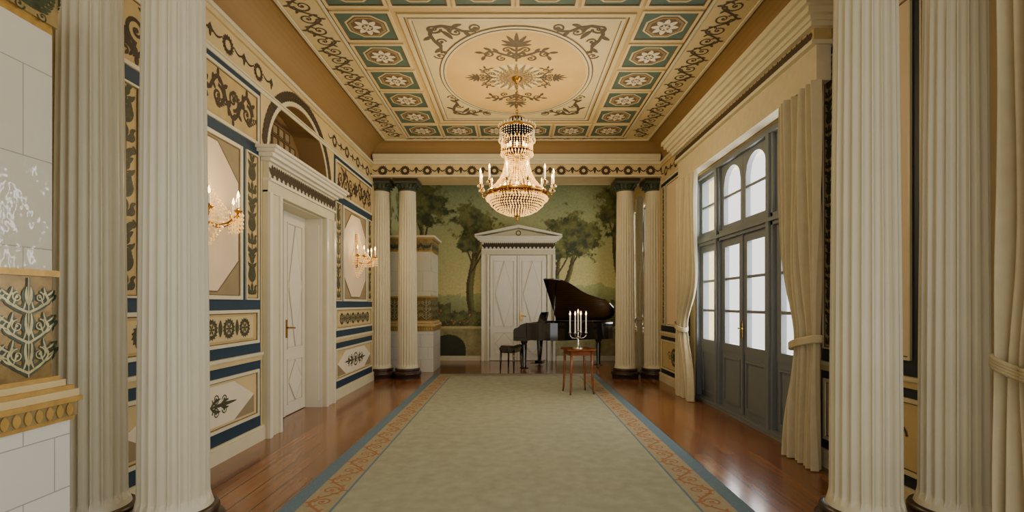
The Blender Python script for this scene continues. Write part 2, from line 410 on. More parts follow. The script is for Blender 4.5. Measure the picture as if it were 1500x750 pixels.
# door builder ---------------------------------------------------
def door(mp,u0,u1,zt,c0,depth,name,pediment):
    mb=MB(); cx=(u0+u1)/2
    for sg,a in ((-1,u0),(1,u1)):
        x0,x1=sorted((a,a+sg*c0))
        mb.fbox(mp,x0,x1,0,zt+.02,0.001,.05,M_CREAM)
        mb.fbox(mp,*sorted((a,a+sg*.05)),0,zt,.05,.07,M_DOOR)
        mb.fbox(mp,*sorted((a+sg*(c0-.06),a+sg*c0)),0,zt,.05,.08,M_DOOR)
        if depth>.05:
            mb.fbox(mp,*sorted((a-sg*.004,a-sg*.02)) ,0,zt-.002,-depth-.04,.0,M_DOOR)
            mb.fbox(mp,*sorted((a-sg*.02,a-sg*.03)) ,.1,zt-.1,-depth+.07,-.04,M_DOOR)
    mb.fbox(mp,u0-c0,u1+c0,zt,zt+.12,0.001,.06,M_CREAM)
    mb.fbox(mp,u0-c0,u1+c0,zt+.12,zt+.15,0,.085,M_DOOR)
    if depth>.05: mb.fbox(mp,u0,u1,zt-.015,zt-.002,-depth,0,M_CREAM)
    mb.fbox(mp,u0-c0+.01,u1+c0-.01,zt+.15,zt+.32,0,.06,M_CREAM)
    o=Orn(mb,mp,M_ORN,.063); n=int((u1-u0+2*c0)/.1)
    for i in range(n):
        u=u0-c0+.03+(i+.5)*(u1-u0+2*c0-.06)/n
        o.leaf(u,zt+.165,pi/2,.14,.06); o.leaf(u,zt+.18,pi/2+.7,.11,.045); o.leaf(u,zt+.18,pi/2-.7,.11,.045); o.disc(u,zt+.175,.026,6); o.disc(u+.05,zt+.275,.026,6)
    for k,(z0,z1,pr) in enumerate(((.32,.35,.1),(.35,.39,.15),(.39,.42,.19),(.42,.45,.22))):
        e=pr-.06
        mb.fbox(mp,u0-c0-e,u1+c0+e,zt+z0,zt+z1,0,pr,M_DOOR)
    if pediment:
        z=zt+.45; L=(u1-u0)/2+c0+.16; h=.24
        mb.prism(mp,[(cx-L+.1,z),(cx+L-.1,z),(cx,z+h-.06)],0,.07,M_CREAM)
        for sg in (1,-1):
            mb.prism(mp,[(cx+sg*L,z),(cx+sg*L,z+.05),(cx,z+h+.04),(cx,z+h-.03)],0,.2,M_DOOR)
        o=Orn(mb,mp,M_LINE,.075); o.wreath(cx,z+.09,.055,.02)
    for sg in (-1,1):
        a,b=sorted((cx+sg*.004,u1-.02 if sg>0 else u0+.02))
        d0=-depth; 
        mb.fbox(mp,a,b,.01,zt-.015,d0,d0+.04,M_DOOR)
        for (z0,z1) in ((.14,.72),(.84,zt-.14)):
            mb.frame(mp,a+.09,b-.09,z0,z1,.02,d0+.04,d0+.052,M_DOOR)
            mb.frame(mp,a+.11,b-.11,z0+.02,z1-.02,.008,d0+.04,d0+.042,M_DOORL)
            m=(a+b)/2; zc=(z0+z1)/2; hw=(b-a)/2-.12; hh=(z1-z0)/2-.03
            P=[(m-hw,zc),(m,zc-hh),(m+hw,zc),(m,zc+hh)]
            mb.prism(mp,P,d0+.04,d0+.05,M_DOOR)
            for i in range(4):
                mb.stroke(mp,[P[i],P[(i+1)%4]],.010,d0+.0505,M_DOORL)
    mb.fbox(mp,cx-.022,cx+.022,.01,zt-.015,-depth+.04,-depth+.055,M_DOOR)
    for e in (-.026,.026): mb.fbox(mp,cx+e-.004,cx+e+.004,.01,zt-.02,-depth+.04,-depth+.043,M_LINE)
    hx=cx+.07 ; z=1.12
    mb.fbox(mp,hx-.018,hx+.018,z-.13,z+.1,-depth+.04,-depth+.052,M_BRASS)
    mb.tube([mp(hx,z,-depth+.05),mp(hx,z,-depth+.1),mp(hx+.03,z,-depth+.105),mp(hx+.12,z-.01,-depth+.1)],.011,M_BRASS)
    return mb.build(name)
door(mpL,DY0,DY1,2.6,.3,.27,'door_1',False)
door(mpB,.09-.72,.09+.72,2.64,.2,-.012,'door_2',True)

# ---------------------------------------------------------------- right wall
WY0,WY1,WZ=4.6,7.45,3.32
holes=[(WY0,WY1,0,WZ),(10.0,11.35,.85,3.55),(-.9,2.2,0,WZ)]
w=MB()
wall_cells(w,mpR,[Y0,-.9,2.2,WY0,WY1,10.0,11.35,YB],[0,.85,WZ,3.55,ZA],holes,M_WALL)
wr=w.build('wall_right')
def bay_right(u0,u1,arab):
    mb=MB(); mb.fbox(mpR,u0,u1,.15,3.62,0,.003,M_BLUE_BACKLIT); c=(u0+u1)/2
    for a,b in arab:
        panel(mb,mpR,a,b,1.03,3.55,M_GOLDP,fw=.012); Orn(mb,mpR,M_ORNG,.006).arabesque((a+b)/2,1.06,3.5,(b-a)*.8)
    a0=arab[0][1]+.08 if arab and arab[0][0]<c else u0+.08
    b0=arab[-1][0]-.08 if arab and arab[-1][0]>c else u1-.08
    panel(mb,mpR,a0,b0,1.03,3.55,M_PEACH,fw=.02)
    mb.fbox(mpR,u0,u1,.84,.89,0,.02,M_WALL); mb.fbox(mpR,u0,u1,.89,.92,0,.035,M_CREAM)
    panel(mb,mpR,u0+.05,u1-.05,.24,.77,M_WALL,fw=.03)
    o=Orn(mb,mpR,M_ORNG,.008); o.wreath(c,.5,.13,.04); o.rosette(c,.5,.1)
    for sg in (1,-1): o.spiral(c+sg*.24,.5,.09,pi/2-sg*pi/2,1.3,sg,.02)
    mb.fbox(mpR,u0+.05,u0+.11,.3,.7,.004,.007,M_SHADE)
    return mb
bay_right(3.1,4.36,[(3.14,3.28),(4.17,4.32)]).build('painted_panels_near_right',parent=wr)
bay_right(7.62,9.12,[(7.68,7.84),(8.88,9.04)]).build('painted_panels_far_right',parent=wr)
mb=MB(); frieze(mb,mpR,3.2,9.1); mb.build('painted_frieze_right',parent=wr)
for i,(a,b) in enumerate(((2.25,4.55),(7.5,YB-.02))):
    mb=MB(); baseb(mb,mpR,a,b); mb.build('baseboard_right'+('' if i==0 else '.001'))

def pane(mb,mp,u0,u1,z0,z1,rows,arch=False,st=.06):
    O0,O1=-.14,-.08
    mb.frame(mp,u0,u1,z0,z1,st,O0,O1,M_FRAME)
    a,b,c,d=u0+st,u1-st,z0+st,z1-st
    mb.poly(mp,[(a,c),(b,c),(b,d),(a,d)],-.11,M_GLASS)
    if arch:
        r=(b-a)/2; h=r*.95; n=14; cx=(a+b)/2
        for i in range(n):
            x0=a+(b-a)*i/n; x1=a+(b-a)*(i+1)/n
            f=lambda x:d-h+h*sqrt(max(0,1-((x-cx)/r)**2))
            mb.hexa([mp(x0,f(x0),O0),mp(x1,f(x1),O0),mp(x1,d,O0),mp(x0,d,O0),mp(x0,f(x0),O1),mp(x1,f(x1),O1),mp(x1,d,O1),mp(x0,d,O1)],M_FRAME)
    for k in range(1,rows):
        z=c+(d-c)*k/rows; mb.fbox(mp,a,b,z-.017,z+.017,-.13,-.09,M_FRAME)
def lowpan(mb,mp,u0,u1,z0,z1):
    mb.fbox(mp,u0,u1,z0,z1,-.14,-.09,M_FRAME); mb.frame(mp,u0+.07,u1-.07,z0+.09,z1-.07,.025,-.09,-.07,M_FRAME)
def french(mp,y0,y1,name):
    mb=MB(); c=(y0+y1)/2; L=(y1-y0)/2
    mb.frame(mp,y0,y1,0,WZ,.06,-.2,-.02,M_FRAME)
    p=[c-.76,c-.62,c+.62,c+.76]
    for a,b in ((p[0],p[1]),(p[2],p[3])):
        mb.fbox(mp,a,b,0,WZ-.05,-.16,-.04,M_FRAME); mb.fbox(mp,a+.04,b-.04,0,WZ-.05,-.04,-.015,M_FRAME)
    mb.fbox(mp,y0,y1,2.27,2.40,-.16,-.04,M_FRAME); mb.fbox(mp,y0,y1,2.31,2.35,-.04,-.01,M_FRAME)
    mb.fbox(mp,y0-.04,y1+.04,0,.04,-.2,.0,M_FRAME)
    for a,b in ((y0+.05,p[0]),(p[1],c-.003),(c+.003,p[2]),(p[3],y1-.05)):
        lowpan(mb,mp,a,b,.04,.8); pane(mb,mp,a,b,.8,2.27,3,st=.1)
        pane(mb,mp,a,b,2.4,WZ-.05,2,arch=(p[1]<=a and b<=p[2]+.01),st=.065)
    mb.fbox(mp,c-.025,c+.025,.04,2.27,-.08,-.06,M_FRAME)
    mb.fbox(mp,c-.035,c-.005,1.0,1.2,-.06,-.05,M_BRASS); mb.tube([mp(c-.02,1.12,-.05),mp(c-.02,1.12,-.01),mp(c-.12,1.12,-.01)],.01,M_BRASS)
    return mb.build(name)
french(mpR,WY0,WY1,'window_1'); french(mpR,-.9,2.2,'window_2')
mb=MB(); mb.frame(mpR,10.0,11.35,.85,3.55,.06,-.2,0,M_CREAM)
for a,b in ((10.06,10.675),(10.675,11.29)): 
    pane(mb,mpR,a,b,.9,2.5,3); pane(mb,mpR,a,b,2.5,3.5,2)
mb.fbox(mpR,9.95,11.4,.8,.85,-.2,.05,M_CREAM)
mb.build('window_3')

# pelmet ---------------------------------------------------------
def pelmet(u0,u1,name):
    mb=MB()
    def lay(z0,z1,pr,m,e=0): mb.fbox(mpR,u0-e,u1+e,z0,z1,.052 if z1>3.98 else .036,pr,m)
    lay(3.32,3.64,.16,M_CURT)
    lay(3.62,3.655,.21,M_CREAM,.02)
    lay(3.655,3.75,.19,M_GOLDP,.01)
    o=Orn(mb,mpR,M_ORN,.192); n=int((u1-u0)/.08)
    for i in range(n):
        u=u0+(i+.5)*(u1-u0)/n; o.disc(u,3.705,.036,6); o.leaf(u+.04,3.66,pi/2,.09,.045)
    for k,(z,pr) in enumerate(((3.75,.24),(3.79,.26),(3.83,.30),(3.88,.34),(3.94,.37))):
        lay(z,z+.06,pr,M_CREAM,pr-.18)
    return mb.build(name)
pelmet(4.17,7.7,'window_cornice'); pelmet(-1.0,2.5,'window_cornice.001')

# curtains -------------------------------------------------------
def curtain(X,ya,yb,side,zt,name,ztie=1.08,folds=7,wt=.5,zb=.01):
    mb=MB(); nu,nv=98,50; vs=[]
    for j in range(nv+1):
        z=zb+(zt-zb)*j/nv
        g=math.exp(-((z-ztie)/.42)**2) if z>ztie else math.exp(-((z-ztie)/.55)**2)
        low=1 if z<ztie else 0
        wd=(yb-ya)*(1-(1-wt)*g-(.12*(1-g) if low else 0))
        anc=ya if side<0 else yb
        for i in range(nu+1):
            u=i/nu
            y=anc+(wd*u if side<0 else -wd*u)
            am=.05*(1-.35*g)*(1+.3*sin(u*17+z*.7))
            x=X-am*sin(2*pi*folds*u+.5*sin(z*1.3+u*4))-.015*sin(u*9+z*2)-.03*g*sin(pi*u)
            vs.append((x,y,z))
    fs=[(j*(nu+1)+i,j*(nu+1)+i+1,(j+1)*(nu+1)+i+1,(j+1)*(nu+1)+i) for j in range(nv) for i in range(nu)]
    mb.add(vs,fs,M_CURT,True)
    w_=(yb-ya)*wt; anc=ya if side<0 else yb; c=anc-side*w_/2
    P=[]
    for k in range(25):
        a=2*pi*k/24; P.append((X-.02-.085*cos(a),c+(w_/2+.02)*sin(a),ztie+.05*side*sin(a)))
    for dz in (-.025,-.01,.005,.02): mb.tube([(p[0],p[1],p[2]+dz) for p in P],.013,M_CURT,6)
    return mb.build(name,recalc=False)
curtain(2.56,4.13,4.72,-1,3.31,'curtain',wt=.58)
curtain(2.56,6.95,7.66,1,3.31,'curtain.001',wt=.42)
curtain(2.54,2.0,2.56,1,3.31,'curtain.002',wt=.7)
curtain(2.58,9.98,10.35,-1,3.6,'curtain.003',wt=.55,folds=5)

# ---------------------------------------------------------------- back wall + mural (vertex painted)
TREES=[(-.95,3.45,.62,.48,-1.05,1.15),(1.45,3.15,.72,.55,1.2,1.2),(-2.25,3.95,.6,.6,-2.5,1.1),(2.55,3.75,.55,.6,2.62,1.2),
       (-1.1,2.9,.35,.25,-1.05,1.1),(1.0,2.75,.3,.2,1.2,1.2)]
def fbm(x,y,z=0,o=4): return noise.fractal(Vector((x,y,z)),1.0,2.0,o)
def lerp(a,b,t): t=max(0,min(1,t)); return tuple(a[i]*(1-t)+b[i]*t for i in range(3))
C_top=H('#8F9C70'); C_mid=H('#B8B478'); C_low=H('#D6C684'); C_hill=H('#A3A870'); C_tree=H('#3C4428'); C_treel=H('#75763F')
C_gr=H('#6E7040'); C_grd=H('#40442A'); C_stone=H('#A39768'); C_trunk=H('#4A3A24'); C_fl=H('#B5763F')
def mural(x,z,trees,seed):
    c=lerp(C_low,C_mid,(z-1.3)/1.2); c=lerp(c,C_top,(z-2.5)/1.6)
    c=lerp(c,C_low,.25*max(0,fbm(x*.6,z*1.2,seed)))
    hz=1.75+.25*fbm(x*.8,0,seed+3)
    if z<hz+.1*fbm(x*5,z*5,seed): c=lerp(C_hill,C_gr,(hz-z)/.7)
    n1=fbm(x*6,z*6,seed+5); n2=fbm(x*17,z*17,seed+9,3)
    for (cx,cz,rx,rz,bx,bz) in trees:
        if bz<z<cz:
            t=(z-bz)/(cz-bz); tx=bx+(cx-bx)*t+.08*sin(t*5+cx*3); wd=.085*(1-.55*t)+.01*n2
            if abs(x-tx)<wd: c=lerp(C_trunk,C_treel,.3+.8*(x-tx)/wd)
            for k,(tb,ln) in enumerate(((.6,.35),(.72,-.4),(.82,.3))):
                if t>tb and abs(x-(tx+ln*(t-tb)*2.2))<.022: c=C_trunk
    for (cx,cz,rx,rz,bx,bz) in trees:
        d=sqrt(((x-cx)/rx)**2+((z-cz)/rz)**2)
        cl=fbm(x*3.2,z*4.2,seed+11+cx)
        v=1-d+.55*cl+.22*n2
        if v>.12: c=lerp(C_tree,C_treel,.42+.9*n1+.25*(z-cz)/rz+.3*n2)
        elif v>.0: c=lerp(c,C_treel,.6)
    hb=1.28+.22*fbm(x*1.6,1,seed+20)+.14*n1+.06*n2
    if abs(x)>1.6: hb+=.22
    if z<hb:
        c=lerp(C_gr,C_grd,.5+.9*n1+.4*n2)
        if n2>.38 and z>.9: c=C_fl if n1>.0 else C_treel
    if z<.86:
        c=lerp(C_stone,C_gr,.3+.6*n1)
        if z>.80: c=lerp(C_stone,C_low,.5)
        if (abs(x+1.65)<.42 and z<.3+.35*sqrt(max(0,1-((x+1.65)/.42)**2))): c=lerp(C_grd,(.01,.01,.01),.4)
    return c
M_MUR=D.materials.new('mural_paint'); M_MUR.use_nodes=True
nt=M_MUR.node_tree; va=nt.nodes.new('ShaderNodeVertexColor'); va.layer_name='Col'
nn=nt.nodes.new('ShaderNodeTexNoise'); nn.inputs['Scale'].default_value=25; nn.inputs['Detail'].default_value=6
tcn=nt.nodes.new('ShaderNodeTexCoord'); nt.links.new(tcn.outputs['Object'],nn.inputs['Vector'])
mrn=nt.nodes.new('ShaderNodeMapRange'); mrn.inputs[1].default_value=.3; mrn.inputs[2].default_value=.7; mrn.inputs[3].default_value=.88; mrn.inputs[4].default_value=1.12
vm=nt.nodes.new('ShaderNodeVectorMath'); vm.operation='SCALE'
nt.links.new(nn.outputs[0],mrn.inputs[0]); nt.links.new(va.outputs[0],vm.inputs[0]); nt.links.new(mrn.outputs[0],vm.inputs['Scale'])
nt.links.new(vm.outputs[0],nt.nodes['Principled BSDF'].inputs['Base Color']); nt.nodes['Principled BSDF'].inputs['Roughness'].default_value=.8
def muralmesh(name,mp,u0,u1,z0,z1,nu,nv,fn,parent):
    vs=[];cols=[]
    for j in range(nv+1):
        for i in range(nu+1):
            u=u0+(u1-u0)*i/nu; z=z0+(z1-z0)*j/nv
            vs.append(mp(u,z,.004)); c=fn(u,z); cols+=[max(0,c[0]),max(0,c[1]),max(0,c[2]),1]
    fs=[(j*(nu+1)+i,j*(nu+1)+i+1,(j+1)*(nu+1)+i+1,(j+1)*(nu+1)+i) for j in range(nv) for i in range(nu)]
    me=D.meshes.new(name); me.from_pydata(vs,[],fs); ca=me.color_attributes.new('Col','FLOAT_COLOR','POINT'); ca.data.foreach_set('color',cols)
    me.materials.append(M_MUR); ob=D.objects.new(name,me); SC.collection.objects.link(ob); ob.parent=parent
mb=MB(); mb.box(XL-T,XR+T,YB+.001,YB+.2,0,ZA,M_WALL); wb=mb.build('wall_back')
muralmesh('mural_painting',mpB,XL,XR,.1,ZA,360,300,lambda u,z:mural(u,z,TREES,1.3),wb)
muralmesh('mural_painting_side',mpL,9.66,YB,.1,ZA,150,200,lambda u,z:mural(u-11,z,[(-.9,3.3,.5,.8,-.8,1.2),(.6,3.6,.6,.6,.8,1.1)],7.7),wl)
muralmesh('mural_painting_side_right',mpR,11.37,YB,.1,ZA,60,200,lambda u,z:mural(u-11,z,[(.7,3.5,.6,.8,.9,1.2)],3.7),wr)
mb=MB(); mb.fbox(mpB,XL,-.86,0,.12,0,.03,M_CREAM); mb.fbox(mpB,1.04,XR,0,.12,0,.03,M_CREAM); mb.build('baseboard_back')

# ---------------------------------------------------------------- ceiling
CX0,CX1,CY0,CY1=-2.33,2.40,3.55,8.86
mb=MB()
mb.box(CX0,CX1,CY0,CY1,ZC,ZC+.1,M_CEIL)
n=10
rings=[]
for i in range(n+1):
    a=pi/2*i/n; s_=1-cos(a); t_=sin(a)
    x0=XL+(CX0-XL)*s_; x1=XR+(CX1-XR)*s_; y0=3.24+(CY0-3.24)*s_; y1=9.1+(CY1-9.1)*s_; z=ZT+(ZC-ZT)*t_
    rings.append([(x0,y0,z),(x1,y0,z),(x1,y1,z),(x0,y1,z)])
for i in range(n):
    for k in range(4):
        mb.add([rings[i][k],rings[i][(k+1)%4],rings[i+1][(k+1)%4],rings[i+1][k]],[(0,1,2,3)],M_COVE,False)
mb.frame(mpC,CX0-.01,CX1+.01,CY0-.01,CY1+.01,.03,0,.02,M_CREAM)
mb.box(XL,XR,Y0,YN-.28,ZA,ZA+.1,M_CEIL); mb.box(XL,XR,YC+.3,YB,ZA,ZA+.1,M_CEIL)
ceil=mb.build('ceiling')
mb=MB()
TX=[-1.57,-.94,-.31,.32,.96,1.60]; TY=[4.61+.63*i for i in range(7)]
bx0,bx1,by0,by1=-1.92,1.96,4.27,8.72
mb.fbox(mpC,CX0+.03,bx0,CY0+.03,CY1-.03,0,.003,M_CEIL2); mb.fbox(mpC,bx1,CX1-.03,CY0+.03,CY1-.03,0,.003,M_CEIL2)
o=Orn(mb,mpC,M_ORNC,.005)
o.vine((-2.13,3.9),(-2.13,8.7),.13,22,.027); o.vine((2.18,3.9),(2.18,8.7),.13,22,.027)
o.vine((-1.95,8.79),(2.0,8.79),.05,28,.014); o.vine((-1.9,3.95),(1.95,3.95),.12,16,.022)
mb.frame(mpC,bx0,bx1,by0,by1,.03,0,.018,M_CREAM)
mb.frame(mpC,bx0+.03,bx1-.03,by0+.03,by1-.03,.012,0,.01,M_LINE)
def ctile(x,y):
    hw,hd=.27,.255
    mb.frame(mpC,x-hw-.035,x+hw+.035,y-hd-.03,y+hd+.03,.03,0,.014,M_CEIL2)
    mb.frame(mpC,x-hw-.003,x+hw+.003,y-hd-.003,y+hd+.003,.012,0,.009,M_LINE)
    mb.fbox(mpC,x-hw,x+hw,y-hd,y+hd,0,.004,M_GREEN)
    def oc(r,o_,m): mb.poly(mpC,[(x+r*cos(pi/8+pi/4*k)*1.06,y+r*sin(pi/8+pi/4*k)) for k in range(8)],o_,m)
    oc(.222,.006,M_CEIL2); oc(.200,.008,M_LINE); oc(.188,.010,M_SHADE); oc(.16,.012,M_LINE); 
    Orn(mb,mpC,M_PALE,.014).rosette(x,y,.145,8); q=Orn(mb,mpC,M_LINE,.0165); q.disc(x,y,.06,12); Orn(mb,mpC,M_PALE,.0175).rosette(x,y,.052,6)
for x in TX:
    for y in TY:
        if x in (TX[0],TX[-1]) or y in (TY[0],TY[-1]): ctile(x,y)
a,b,c,d=-1.2,1.24,5.0,7.98
mb.frame(mpC,a,b,c,d,.05,0,.016,M_CEIL2); mb.frame(mpC,a+.05,b-.05,c+.05,d-.05,.012,0,.008,M_LINE)
mb.frame(mpC,a+.09,b-.09,c+.09,d-.09,.03,0,.012,M_CREAM)
mb.frame(mpC,a+.12,b-.12,c+.12,d-.12,.01,0,.008,M_ORNC2)
mb.fbox(mpC,a+.12,b-.12,c+.12,d-.12,0,.003,M_CEIL2)
ecx,ecy,rx,ry=.02,6.45,.96,1.2
EL=lambda k,q=1:[(ecx+rx*q*cos(2*pi*i/64),ecy+ry*q*sin(2*pi*i/64)) for i in range(64)]
mb.poly(mpC,EL(0),.005,M_CEILC)
for q,wd,m,oo in ((1,.03,M_CREAM,.010),(.975,.014,M_ORNC,.009),(.955,.03,M_CEIL2,.0095),(1.025,.012,M_LINE,.008)):
    P=EL(0,q); P.append(P[0]); mb.stroke(mpC,P,wd,oo,m)
o=Orn(mb,mpC,M_ORNC,.007)
for sx in (1,-1):      # corner rinceaux: S-scrolls running along both edges
    for sy in (1,-1):
        X0,Y0_=ecx+sx*1.0,ecy+sy*1.27
        f=lambda p,q:(X0-sx*p,Y0_-sy*q)
        def sp(p,q,r,a0,t,sg,w):
            c_=f(p,q); a_=atan2(sin(a0)*-sy,cos(a0)*-sx); o.spiral(c_[0],c_[1],r,a_,t,sg*sx*sy,w)
        def cur(P,w): o.st([f(*p) for p in P],w)
        cur([(.10,.08),(.2,.05),(.32,.08),(.42,.15),(.52,.15),(.6,.1)],lambda t:.045*(1-.5*t)+.006)
        cur([(.08,.10),(.05,.22),(.08,.36),(.13,.48),(.12,.62)],lambda t:.045*(1-.5*t)+.006)
        sp(.10,.11,.085,0,1.4,1,.03); sp(.56,.08,.075,pi/2,1.4,1,.024); sp(.34,.17,.075,-pi/2,1.3,-1,.024)
        sp(.09,.68,.07,pi,1.3,-1,.022); sp(.15,.36,.06,0,1.3,-1,.022)
        for (p,q,aa,L_,W_) in ((.2,.05,.6,.14,.05),(.3,.08,-.7,.13,.05),(.42,.14,.9,.15,.055),(.5,.15,-.8,.12,.05),(.06,.24,2.2,.14,.05),(.08,.34,.9,.15,.05),(.12,.5,2.0,.13,.05),(.12,.56,.7,.13,.05),(.25,.06,1.2,.12,.05),(.18,.14,.8,.2,.06)):
            c_=f(p,q); o.leaf(c_[0],c_[1],atan2(-sy*sin(aa),-sx*cos(aa)),L_,W_,.5*sx*sy)
for ang,r0,sc in ((-pi/2,.58,1.1),(pi/2,.58,1.0),(0,.36,.7),(pi,.36,.7)):
    ca,sa=cos(ang),sin(ang)
    F=lambda p,q:(ecx+ca*(r0+p*sc)-sa*q*sc, 6.42+sa*(r0+p*sc)+ca*q*sc)
    for k in range(-3,4):
        x_,y_=F(.17,0.0); o.leaf(x_,y_,ang+k*.36,sc*(.27-.035*abs(k)),.048*sc,k*.18)
    o.st([F(-.14,0),F(.2,0)],.026*sc)
    for k in range(3):
        for sg in (1,-1): x_,y_=F(-.08+.08*k,0); o.leaf(x_,y_,ang+sg*.9,.09*sc,.036*sc,-sg*.5)
    for sg in (1,-1):
        P=[(0,0),(-.02,.07),(.02,.15),(.07,.22),(.08,.29),(.03,.34),(-.03,.33)]
        o.st([F(p,sg*q) for p,q in P],lambda t:.044*sc*(1-.4*t))
        x_,y_=F(.015,sg*.30); o.spiral(x_,y_,.055*sc,ang,1.2,-sg,.026*sc)
        x_,y_=F(.11,sg*.10); o.spiral(x_,y_,.055*sc,ang-sg*pi/2,1.3,sg,.026*sc)
        x_,y_=F(-.07,sg*.16); o.spiral(x_,y_,.06*sc,ang,1.3,sg,.026*sc)
        for (p,q,aa) in ((.05,.2,.3),(.09,.27,.7),(0,.1,-.6),(-.02,.34,2.6),(.04,.35,1.2)):
            x_,y_=F(p,sg*q); o.leaf(x_,y_,ang+sg*aa,.1*sc,.045*sc,sg*.5)
mb.poly(mpC,[(ecx+.36*cos(2*pi*i/40),6.42+.36*sin(2*pi*i/40)) for i in range(40)],.0052,M_CEIL2)
o=Orn(mb,mpC,M_ORNC2,.013)
for i in range(20): o.acanthus(ecx+.1*cos(2*pi*i/20),6.42+.1*sin(2*pi*i/20),2*pi*i/20,.22,.06)
o.rosette(ecx,6.42,.13,12)
mb.build('ceiling_painting',parent=ceil)

# beams over column screens
def beam(yf,yb_,name,front):
    mb=MB()
    mb.box(XL,XR,yf,yb_,3.77,ZA,M_WALL)
    for yy,s2 in ((yf,-1),(yb_,1)):
        mp=(lambda yy,s2:(lambda u,v,o:(u,yy+s2*o,v)))(yy,s2)
        mb.fbox(mp,XL,XR,3.77,3.80,0,.03,M_CREAM)
        inner=(s2==front)
        mb.fbox(mp,XL+.05,XR-.05,3.99,ZT+.02,0,.06,M_CREAM); mb.fbox(mp,XL+.05,XR-.05,4.05,4.09,0,.09,M_CREAM)
        if inner:
            mb.fbox(mp,XL+.05,XR-.05,4.09,4.16,0,.12,M_CREAM)
            mb.fbox(mp,XL,XR,3.80,3.99,0,.004,M_WALL)
            o=Orn(mb,mp,M_ORN,.006); n=13; st=(XR-XL)/n
            for i in range(n):
                u=XL+(i+.5)*st; o.wreath(u,3.885,.06,.038)
                for q in (1,-1): o.garland(u+q*.08,u+q*(st/2-.02),3.91,.035,.02)
                o.leaf(u+st/2,3.95,-pi/2,.12,.045); o.leaf(u+st/2,3.95,-pi/2+.5,.07,.03); o.leaf(u+st/2,3.95,-pi/2-.5,.07,.03)
    mb.build(name)
beam(9.1,9.7,'beam_far',-1); beam(2.68,3.24,'beam_near',1)

# ---------------------------------------------------------------- columns
def column(x,y,name):
    mb=MB(); R=.185
    mb.lathe([(.25,0),(.25,.07),(.262,.075),(.27,.1),(.262,.125),(.235,.13),(.225,.15),(.235,.16),(.24,.175),(.23,.195),(.205,.2)],0,0,48,M_DARK)
    nf,k=22,8
    def rf(a,j):
        if j in (0,1) or j>=11: return 1
        t=(a/(2*pi)*nf)%1
        if t<.2 or t>.999: return 1
        return 1-.09*sqrt(max(0,1-((t-.6)/.4)**2))
    prof=[(.205,.2),(.196,.23),(.187,.27)]
    for i in range(9):
        t=i/8; prof.append((R-.027*t**1.4,.29+t*3.2))
    prof+=[(.158,3.51),(.158,3.55)]
    mb.lathe(prof,0,0,nf*k,M_COL,False,rf)
    mb.lathe([(.158,3.55),(.175,3.56),(.175,3.575),(.162,3.585),(.165,3.62),(.185,3.66),(.205,3.68)],0,0,40,M_DGREEN)
    for i in range(16):
        a=2*pi*i/16
        mb.tube([(.165*cos(a),.165*sin(a),3.59),(.178*cos(a),.178*sin(a),3.63),(.205*cos(a),.205*sin(a),3.665),(.215*cos(a),.215*sin(a),3.655)],.014,M_DGREEN,6)
    for sx in (1,-1):
        for sy in (1,-1):
            mb.tube([(sx*.14,sy*.14,3.66),(sx*.17,sy*.17,3.66),(sx*.175,sy*.175,3.63),(sx*.155,sy*.155,3.635)],.018,M_DGREEN,6)
    mb.box(-.215,.215,-.215,.215,3.68,3.72,M_DGREEN); mb.box(-.23,.23,-.23,.23,3.72,3.765,M_DARK)
    mb.build(name,(x,y,0))
i=0
for y in (YC,YN):
    for x in (-2.05,-2.56,2.11,2.66):
        column(x,y,'column' if i==0 else 'column.%03d'%i); i+=1

# ---------------------------------------------------------------- rug
mb=MB()
rx0,rx1,ry0,ry1=-1.61,1.63,-.6,9.93
mb.box(rx0,rx1,ry0,ry1,0.001,.012,M_RUGB)
mb.box(rx0+.12,rx1-.12,ry0+.12,ry1-.12,.012,.0135,M_RUGO)
mb.box(rx0+.35,rx1-.35,ry0+.35,ry1-.35,.0135,.0145,M_RUGB)
mb.box(rx0+.37,rx1-.37,ry0+.37,ry1-.37,.0145,.0155,M_RUGC)
mpF=lambda u,v,o:(u,v,o)
o=Orn(mb,mpF,M_RUGR,.0139)
for X in (rx0+.235,rx1-.235): o.vine((X,ry0+.4),(X,ry1-.3),.09,44,.022)
for Y in (ry1-.235,ry0+.235): o.vine((rx0+.4,Y),(rx1-.4,Y),.08,14,.022)
mb.build('area_rug')

